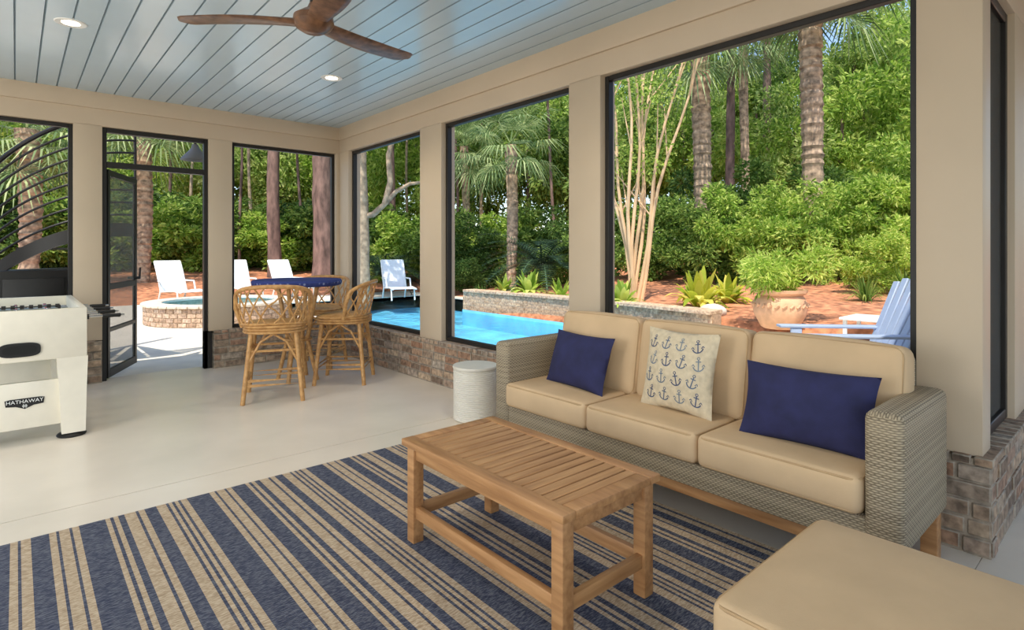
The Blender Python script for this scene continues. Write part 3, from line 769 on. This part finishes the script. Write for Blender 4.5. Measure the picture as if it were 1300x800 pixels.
# ------------------------------------------------------------------ vegetation
rng = np.random.default_rng(7)
def unit(v): return v/np.maximum(np.linalg.norm(v, axis=1, keepdims=True), 1e-9)
def leaves(name, c, out, size, asp, m, droop=.2, spread=.9):
    n = len(c); d = unit(out*.7+rng.normal(size=(n,3))*spread*.6+np.array([0,0,-droop])); s = unit(np.cross(d, rng.normal(size=(n,3)))); nm = np.cross(s, d)
    L = (size*(.6+.8*rng.random(n)))[:,None]
    v = np.stack([c, c+d*L*.5+s*L*asp+nm*L*.1, c+d*L, c+d*L*.5-s*L*asp+nm*L*.1], 1).reshape(-1,3)
    me = bpy.data.meshes.new(name); me.from_pydata(v.tolist(), [], np.arange(4*n).reshape(-1,4).tolist()); me.materials.append(m); me.update(); return me
def blobs(n, bl, lo=.72):
    bl = np.array(bl); w_ = bl[:,3]**2; k = rng.choice(len(bl), n, p=w_/w_.sum()); u = unit(rng.normal(size=(n,3)))
    return bl[k,:3]+u*bl[k,3:4]*(lo+(1-lo)*rng.random((n,1))**.5), u
def shrub_mesh(m, n=8500, size=.10, asp=.2):
    bl = []
    for i in range(34):
        z = .25+1.5*rng.random(); r = 1.0*math.sqrt(rng.random())*(1-.35*(z/1.7)**2); a = rng.random()*2*PI
        bl.append((r*math.cos(a), r*math.sin(a), z+.25*rng.normal(), .12+.2*rng.random()))
    c, u = blobs(n, bl, .3); c[:,2] = np.maximum(c[:,2], .0); return leaves('shrub_foliage', c, u, size, asp, m)
def crown_mesh(m, n=8500, size=.175, asp=.2, R=2.6, k=40):
    bl = []
    for i in range(k):
        u = rng.normal(size=3); u /= np.linalg.norm(u); r = R*rng.random()**.45
        bl.append((u[0]*r, u[1]*r, u[2]*r*.9, .25+.4*rng.random()))
    c, u = blobs(n, bl, .25); return leaves('crown', c, u, size, asp, m)
SH = [shrub_mesh(m) for m in (L_mid, L_mid, L_lime, L_lime, L_dark, L_sun)]
SHbig = [shrub_mesh(m, 6500, .13, .22) for m in (L_mid, L_dark, L_lime)]
CR = [crown_mesh(m) for m in (L_mid, L_dark, L_lime, L_pale)]
def shrub(px, d, h, wd, mesh, label, group, dz=0):
    x, y = at(px, d); o = link(bpy.data.objects.new('shrub', mesh)); o.location = (x,y,gz(x,y)-.05+dz); o.scale = (wd,wd,h/1.95); o.rotation_euler = (0,0,random.random()*6.28)
    return tag(o, label, 'shrub', group)
g1 = 'hedge shrubs behind the widest opening'
for px, d, h, w_, k in ((850,14.5,2.0,1.2,0),(895,13.2,2.0,1.1,1),(945,12.6,2.1,1.1,2),(1000,13.4,2.3,1.2,5),(1045,12.0,2.0,1.0,2),(1095,12.6,2.3,1.1,3),(1145,11.6,2.4,1.1,5),(1195,11.7,2.6,1.2,2),(1240,11.2,2.7,1.2,0),(790,15,1.9,1.2,0),(1070,15,2.8,1.5,0),(960,16,2.6,1.5,1),(1150,15,3.1,1.5,2),(1120,10.4,1.2,.7,5),(880,16.5,2.5,1.4,4)):
    shrub(px, d, h, w_, SH[k], 'bushy green shrub in the hedge behind the widest opening', g1)
g2 = 'hedge shrubs seen through the middle opening'
for px, d, h, w_, k in ((560,20,2.5,1.6,0),(600,19,2.1,1.4,4),(640,21,2.5,1.6,3),(690,18,2.2,1.5,1),(730,17,2.1,1.3,4),(760,18,2.2,1.4,1),(580,16.6,1.2,.8,4),(715,14.5,1.3,.9,0)):
    shrub(px, d, h, w_, SH[k], 'green shrub seen through the middle opening beyond the pool', g2)
g3 = 'shrubs seen through the corner openings'
for px, d, h, w_, k in ((430,23,2.7,1.9,0),(470,22,2.3,1.6,1),(510,21,2.5,1.6,2),(540,22,2.7,1.7,0),(390,24,2.6,1.8,1),(350,23,2.3,1.7,2),(315,24,2.5,1.8,2),(285,23,2.6,1.8,0)):
    shrub(px, d, h, w_, SHbig[k % 3], 'green shrub seen through the openings beside the inner corner', g3)
g4 = 'shrubs seen through the doorway and left opening'
for px, d, h, w_, k in ((250,22,2.7,1.8,0),(215,21,2.5,1.7,2),(185,23,2.8,1.9,1),(150,22,2.7,1.8,0),(110,20,2.5,1.7,2),(70,19,2.5,1.7,0),(30,19,2.5,1.7,2),(-10,18,2.5,1.7,1),(-50,18,2.5,1.7,0)):
    shrub(px, d, h, w_, SHbig[k], 'green shrub seen through the doorway and the left opening', g4)
bm = B(); tube(bm, [(0,0,-.2),(.05,0,2),(-.06,.05,4.5),(.02,0,8)], [.11,.09,.08,.03], 10); TRm = obj('trunk', bm, bark_pine); TR = TRm.data; bpy.data.objects.remove(TRm)
def tree(px, d, ztop, s, k, label, group, low=0):
    x, y = at(px, d); t = thing('tree', label, 'tree', (x,y,gz(x,y)), random.random()*6, group)
    o = link(bpy.data.objects.new('trunk', TR)); o.parent = t; o.scale = (s,s,ztop/8)
    c = link(bpy.data.objects.new('crown', CR[k])); c.parent = t; c.location = (0,0,ztop-1.6*s+low); c.scale = (s,s,s*1.1)
def zone(px):
    return ('tall leafy tree behind the hedge in the widest opening','tall trees behind the widest opening') if px > 740 else (('tall leafy tree beyond the pool in the middle opening','tall trees behind the middle opening') if px > 545 else
           (('tall leafy tree seen through the openings beside the inner corner','tall trees behind the corner openings') if px > 280 else ('tall leafy tree seen through the doorway and left opening','tall trees behind the doorway')))
for px, d, zt, s, k in ((775,24,6.0,1.3,0),(840,27,8,1.4,3),(905,23,5.4,1.1,2),(960,28,7.5,1.4,3),(1010,22,5.4,1.1,3),(1070,20,5.4,1.1,2),(1120,24,7.4,1.3,3),(1165,19,5.4,1.1,2),(1225,18,7,1.3,2),(800,32,10.5,1.7,3),(1060,33,10.5,1.7,3),
                        (865,31,10,1.6,2),(930,33,11.5,1.8,0),(1000,30,9.5,1.6,0),(1145,30,10.5,1.6,3),(740,31,9,1.6,2),(1095,23,9.0,1.4,3),(1190,26,10,1.5,3),
                        (570,28,7,1.5,2),(620,30,8.5,1.5,0),(670,27,6.2,1.3,0),(720,29,8,1.5,3),(600,34,11,1.8,3),(660,35,11.5,1.8,2),(705,34,11,1.7,3),
                        (440,31,7.5,1.6,3),(490,29,6.2,1.4,2),(530,32,8.5,1.6,0),(400,33,8,1.7,2),(350,31,7,1.5,3),(310,32,8,1.6,0),(470,37,11.5,1.9,3),(375,37,11.5,1.9,2),(540,38,11.5,1.9,2),(320,38,11.5,1.9,3),(420,38,8,1.9,0),
                        (250,30,7,1.5,3),(210,29,6.2,1.4,2),(170,32,8.5,1.6,3),(120,28,7,1.5,3),(60,27,6.2,1.4,2),(10,26,7,1.5,3),(-40,25,7,1.5,2),(235,36,11,1.8,2),(150,36,11,1.8,3),(40,33,10.5,1.8,3)):
    lab, gr = zone(px); tree(px, d, zt, s, k, lab, gr)
# bare trunks
def trunk_tree(name, px, d, r, h, m, label, lean=0, branch=None, group=None, ck=0, cs=1.1):
    x, y = at(px, d); z0 = gz(x,y)-.1; t = thing(name, label, 'tree', (x,y,z0), group=group)
    n = 26; pts = []; rr = []
    for i in range(n):
        q = i/(n-1); pts.append((lean*q*RT[0]+.05*math.sin(q*7+px), lean*q*RT[1]+.05*math.cos(q*5+px), h*q)); rr.append(r*(1.25-.25*min(1, q*6))*(1-.3*q)*(1+.06*random.uniform(-1,1)))
    bm = B(); tube(bm, pts, rr, 16); obj('trunk', bm, m, t)
    if branch:
        for P in branch:
            bm = B(); Q = [(p[0]*RT[0], p[0]*RT[1], p[1]) for p in P]; tube(bm, Q, [.09*(1-.12*i) for i in range(len(Q))], 10); obj('branch', bm, m, t)
    c = link(bpy.data.objects.new('crown', CR[ck])); c.parent = t; c.location = (lean*RT[0],lean*RT[1],h+.6); c.scale = (cs,cs,cs*.9)
trunk_tree('pine_tree', 410, 20, .37, 9, bark_pine, 'thickest dark pine trunk left of the inner corner')
trunk_tree('pine_tree', 348, 20.5, .23, 9, bark_pine, 'slimmer brown pine trunk above the near stool')
trunk_tree('oak_tree', 459, 14.8, .18, 6.5, bark_oak, 'pale oak trunk with a leaning limb beside the inner corner', branch=[[(0,2.3),(.3,2.35),(.6,2.62),(.9,2.95),(1.25,3.15),(1.6,3.2),(2.1,3.5)],[(.62,2.64),(.75,3.2),(.7,3.9),(.9,4.6)]])
trunk_tree('pine_tree', 497, 24, .17, 9, bark_pine, 'thin distant pine trunk right of the pale oak')
trunk_tree('pine_tree', 928, 20, .17, 10, bark_pine, 'thin brown pine trunk between the two palm trunks', ck=3)
trunk_tree('pine_tree', 973, 24, .2, 11, bark_pine, 'distant straight pine trunk left of the tallest palm', ck=3)
for i, (px, d, r) in enumerate(((305,22,.06),(322,25,.08),(384,26,.07),(515,26,.07),(583,24,.07),(612,26,.09),(706,23,.07),(866,25,.09),(1075,22,.08),(1142,24,.08),(212,26,.08),(240,25,.07))):
    trunk_tree('slim_tree', px, d, r, random.uniform(6,8.5), bark_oak if i % 2 else bark_pine, 'slim bare trunk among the background foliage', random.uniform(-.4,.4), group='slim background trunks', ck=3, cs=.7)
# palms
def fan_crown(n=30, pet=.8, L=.85, nl=24, m=L_palm):
    V_, F_ = [], []
    for i in range(n):
        az = i*2.399+random.uniform(-.2,.2); el = math.radians(75-130*(i/n)+random.uniform(-8,8))
        p = Vector((math.cos(az)*math.cos(el), math.sin(az)*math.cos(el), math.sin(el))); s = Vector((-math.sin(az), math.cos(az), 0)); nrm = p.cross(s)
        k = random.uniform(.8,1.15); hub = p*pet*k+Vector((0,0,-.18*k))
        b0 = len(V_); V_ += [tuple(s*.02), tuple(-s*.02), tuple(hub-s*.015), tuple(hub+s*.015)]; F_.append((b0,b0+1,b0+2,b0+3))
        for j in range(nl):
            a = math.radians(-115+230*j/(nl-1)); d = p*math.cos(a)+s*math.sin(a); l = L*k*(.75+.25*math.cos(a))*random.uniform(.9,1.05)
            w_ = d.cross(nrm).normalized()*.02; mid = hub+d*l*.55+nrm*.03; tip = hub+d*l+Vector((0,0,-.38*l))
            b0 = len(V_); V_ += [tuple(hub), tuple(mid-w_), tuple(tip), tuple(mid+w_)]; F_.append((b0,b0+1,b0+2,b0+3))
    me = bpy.data.meshes.new('crown'); me.from_pydata(V_, [], F_); me.materials.append(m); return me
FC = [fan_crown(), fan_crown(26, .9, .95), fan_crown(20, .85, .9)]
def palm(px, d, r, h, k, label, s=1.0):
    x, y = at(px, d); t = thing('palm_tree', label, 'palm tree', (x,y,gz(x,y)-.1))
    n = int(h/.05); prof = []
    for i in range(n):
        q = i/n; rr = r*(.85+.22*q+.25*max(0, .1-q)/.1)
        prof.append((rr*(1+.07*random.uniform(-1,1)), h*q))
    bm = B(); lathe(bm, prof, n=18)
    for v in bm.verts:
        a = math.atan2(v.co.y, v.co.x); f = 1+.09*math.sin(a*5+v.co.z*14)*math.sin(a*5-v.co.z*14); v.co.x *= f; v.co.y *= f
        v.co.x += .08*math.sin(v.co.z*.7)
    obj('trunk', bm, bark_palm, t)
    c = link(bpy.data.objects.new('crown', FC[k])); c.parent = t; c.location = (0,0,h); c.scale = (s,s,s)
palm(1030, 13, .235, 7.0, 0, 'tallest palm tree with shaggy trunk, right side of widest opening', 1.3)
palm(890, 15, .235, 6.4, 1, 'palm tree with rough trunk behind the pale multi stem tree', 1.15)
palm(648, 16.5, .17, 4.4, 2, 'palm tree framed in the middle opening beyond the pool', 1.15)
palm(180, 17.5, .22, 5.2, 1, 'palm tree trunk visible through the open doorway', 1.3)
palm(34, 15, .26, 4.4, 0, 'palm tree behind the curved black staircase', 1.3)
palm(945, 19, .14, 7.6, 1, 'distant palm tree between the two nearer palm trunks', 1.1)
palm(590, 22, .15, 5.2, 0, 'distant palm tree left of the middle opening palm', 1.2)
# crepe myrtle
x, y = at(805, 10.6); cm = thing('crepe_myrtle', 'pale multi stem crepe myrtle beside the second post', 'tree', (x,y,gz(x,y)-.05)); ends = []
for i in range(8):
    sp = -.7+1.6*i/7; dep = random.uniform(-.7,.7); P = []; n = 10
    for j in range(n):
        q = j/(n-1); l = sp*.1+sp*1.1*q**1.25+.06*math.sin(q*9+i); e = dep*q**1.3
        P.append((l*RT[0]+e*FW[0], l*RT[1]+e*FW[1], 5.2*q*(1-.08*abs(sp))))
    bm = B(); tube(bm, P, [.04*(1-.62*j/(n-1)) for j in range(n)], 8)
    for b_ in range(3):
        k = 3+b_*2; p = Vector(P[k]); q = p+Vector((random.uniform(-.6,.6), random.uniform(-.6,.6), .95)); tube(bm, [p, (p+q)/2+Vector((.04,.03,0)), q], [.017,.012,.006], 6); ends.append(q)
    ends.append(Vector(P[-1])); obj('stem', bm, bark_myrtle, cm)
c, u = blobs(3600, [(e.x, e.y, e.z+.15, .5) for e in ends], .2); o = link(bpy.data.objects.new('crown', leaves('crown', c, u, .08, .25, L_lime))); o.parent = cm
# strap and feather plants
def strap_mesh(n, L, W, m, up=.9, droop=1.0):
    V_, F_ = [], []
    for i in range(n):
        az = random.random()*2*PI; o = Vector((math.cos(az), math.sin(az), 0)); s = Vector((-o.y, o.x, 0)); l = L*random.uniform(.7,1.1); st_ = random.uniform(.25,1.0); b0 = len(V_)
        for j in range(6):
            q = j/5; p = o*(.04+l*st_*q*.8)+Vector((0,0,l*(up*q*(1.25-.4*st_)-droop*st_*q*q*.75))); w_ = W*math.sin(PI*min(.97,.12+q*.85))*.5
            V_ += [tuple(p-s*w_), tuple(p+s*w_)]
        for j in range(5): F_.append((b0+2*j,b0+2*j+1,b0+2*j+3,b0+2*j+2))
    me = bpy.data.meshes.new('foliage'); me.from_pydata(V_, [], F_); me.materials.append(m); return me
def feather_mesh(n, L, m, ll=.22):
    V_, F_ = [], []
    for i in range(n):
        az = i*2.399; o = Vector((math.cos(az), math.sin(az), 0)); s = Vector((-o.y, o.x, 0)); l = L*random.uniform(.85,1.1); e = .35+.9*(1-i/n)
        def P(q): return o*(l*q*(1-.25*e*(1-q)))+Vector((0,0,.3+l*(e*q-.75*q*q)))
        for j in range(22):
            q = .12+.86*j/21; p = P(q); t_ = (P(min(1,q+.03))-P(q-.03)).normalized(); w_ = ll*math.sin(PI*(.15+.8*q))
            for sg in (-1,1):
                tip = p+s*sg*w_+t_*w_*.5+Vector((0,0,.02)); b0 = len(V_); V_ += [tuple(p-t_*.012), tuple(p+t_*.012), tuple(tip)]; F_.append((b0,b0+1,b0+2))
        b0 = len(V_)
        for j in range(8):
            p = P(j/7); V_ += [tuple(p-s*.01), tuple(p+s*.01)]
        for j in range(7): F_.append((b0+2*j,b0+2*j+1,b0+2*j+3,b0+2*j+2))
    me = bpy.data.meshes.new('foliage'); me.from_pydata(V_, [], F_); me.materials.append(m); return me
def plant(name, mesh, px, d, s, label, cat='plant', group=None):
    x, y = at(px, d); o = link(bpy.data.objects.new(name, mesh)); o.location = (x,y,gz(x,y)-.02); o.scale = (s,s,s); o.rotation_euler = (0,0,random.random()*6); return tag(o, label, cat, group)
Y1m = strap_mesh(46, .75, .13, L_yel); G1m = strap_mesh(40, .7, .12, L_sun); Gr = strap_mesh(90, .6, .025, L_mid); SG = feather_mesh(34, 1.05, L_sago)
plant('ginger_plant', Y1m, 888, 9.4, 1.15, 'largest yellow green broad leaf plant left of the terracotta pot')
plant('ginger_plant', Y1m, 925, 10.0, .9, 'smaller yellow green plant just left of the terracotta pot')
plant('ginger_plant', G1m, 790, 10.1, .9, 'light green strap leaf plant at the foot of the multi stem tree')
plant('ginger_plant', G1m, 672, 12.2, 1.0, 'bright green strap leaf plant on the raised wall below the sago palm')
plant('ginger_plant', G1m, 640, 12.9, .8, 'small green strap leaf plant left of the sago palm on the raised wall')
plant('ginger_plant', G1m, 712, 11.6, .8, 'green strap leaf plant beside the second post on the raised wall')
plant('sago_palm', SG, 688, 13.7, 1.5, 'dark sago palm behind the raised pool wall', 'sago palm')
plant('sago_palm', SG, 487, 17.6, 1.5, 'dark sago palm beside the pale oak trunk', 'sago palm')
plant('grass_clump', Gr, 1100, 9.4, 1.0, 'spiky grass clump behind the nearest slatted chair')
plant('grass_clump', Gr, 1150, 9.8, 1.1, 'spiky grass clump at the right edge of the widest opening')
plant('grass_clump', Gr, 610, 14.5, .9, 'low grass clump at the left end of the raised wall')
# pot and its plant
px_, py_ = at(990, 7.75); pz = gz(px_, py_)
bm = B(); lathe(bm, [(.20,0),(.24,.02),(.33,.2),(.35,.32),(.31,.42),(.28,.45),(.34,.49),(.345,.53),(.30,.53),(.27,.46),(.0,.44)], n=48)
for k in range(24): tube(bm, [(.345*math.cos(2*PI*k/24), .345*math.sin(2*PI*k/24), .3), (.352*math.cos(2*PI*(k+.5)/24), .352*math.sin(2*PI*(k+.5)/24), .34)], .018, 6)
o = obj('plant_pot', bm, terracotta); o.location = (px_,py_,pz-.03); tag(o, 'large pale terracotta urn on the mulch behind the sofa', 'plant pot')
bl_ = [(random.uniform(-.35,.65), random.uniform(-.35,.35), random.uniform(.08,.42), random.uniform(.12,.24)) for i in range(16)]
c, u = blobs(2600, bl_, .3); o = link(bpy.data.objects.new('potted_plant', leaves('foliage', c, u, .1, .12, L_sun, .2))); o.location = (px_,py_,pz+.46); o.rotation_euler = (0,0,-.9); tag(o, 'feathery lime plant growing in the terracotta urn', 'plant')
x, y = at(905, 8.8)
bm = B(); bmesh.ops.create_icosphere(bm, subdivisions=3, radius=.2)
for v in bm.verts: v.co.z *= .6; v.co *= 1+.12*math.sin(v.co.x*17+v.co.y*11)
o = obj('garden_rock', bm, coping); o.location = (x,y,gz(x,y)+.04); tag(o, 'pale garden rock in front of the yellow green plant', 'rock')

# ------------------------------------------------------------------ light, world, camera
W = bpy.data.worlds.new('World'); S.world = W; W.use_nodes = True; nt = W.node_tree
sk = nt.nodes.new('ShaderNodeTexSky'); sk.sky_type = 'NISHITA'; sk.sun_disc = False; sk.sun_elevation = math.radians(60); sk.sun_rotation = math.radians(230)
nt.links.new(sk.outputs[0], nt.nodes['Background'].inputs[0]); nt.nodes['Background'].inputs[1].default_value = .29
sun = bpy.data.lights.new('sun', 'SUN'); sun.energy = 5.3; sun.angle = math.radians(.6); sun.color = (1,.93,.8)
so = link(bpy.data.objects.new('sun', sun)); so.rotation_euler = Vector((.34,.28,-.90)).to_track_quat('-Z','Y').to_euler()
def area(loc, tgt, size, e, col):  # unseen area lights, added to brighten the interior
    l = bpy.data.lights.new('fill_light','AREA'); l.energy = e; l.size = size; l.color = col
    o = link(bpy.data.objects.new('fill_light', l)); o.location = loc; o.rotation_euler = (Vector(tgt)-Vector(loc)).to_track_quat('-Z','Y').to_euler()
area((-2.2,-1.6,2.2), (1.5,3,.5), 2.5, 66, (1,.94,.86))
area((-3.2,3.0,1.6), (2,5.2,.7), 2.2, 88, (1,.96,.9))
cam = bpy.data.cameras.new('camera'); co = link(bpy.data.objects.new('camera', cam)); co.location = (0,0,CAM_H); co.rotation_euler = (PI/2,0,-YAW)
cam.sensor_width = 36; cam.lens = F_PX/1300*36; cam.shift_y = -(400-HOR)/1300; cam.clip_start = .05; cam.clip_end = 300
S.camera = co
S.view_settings.view_transform = 'Standard'; S.view_settings.look = 'None'; S.view_settings.exposure = 0
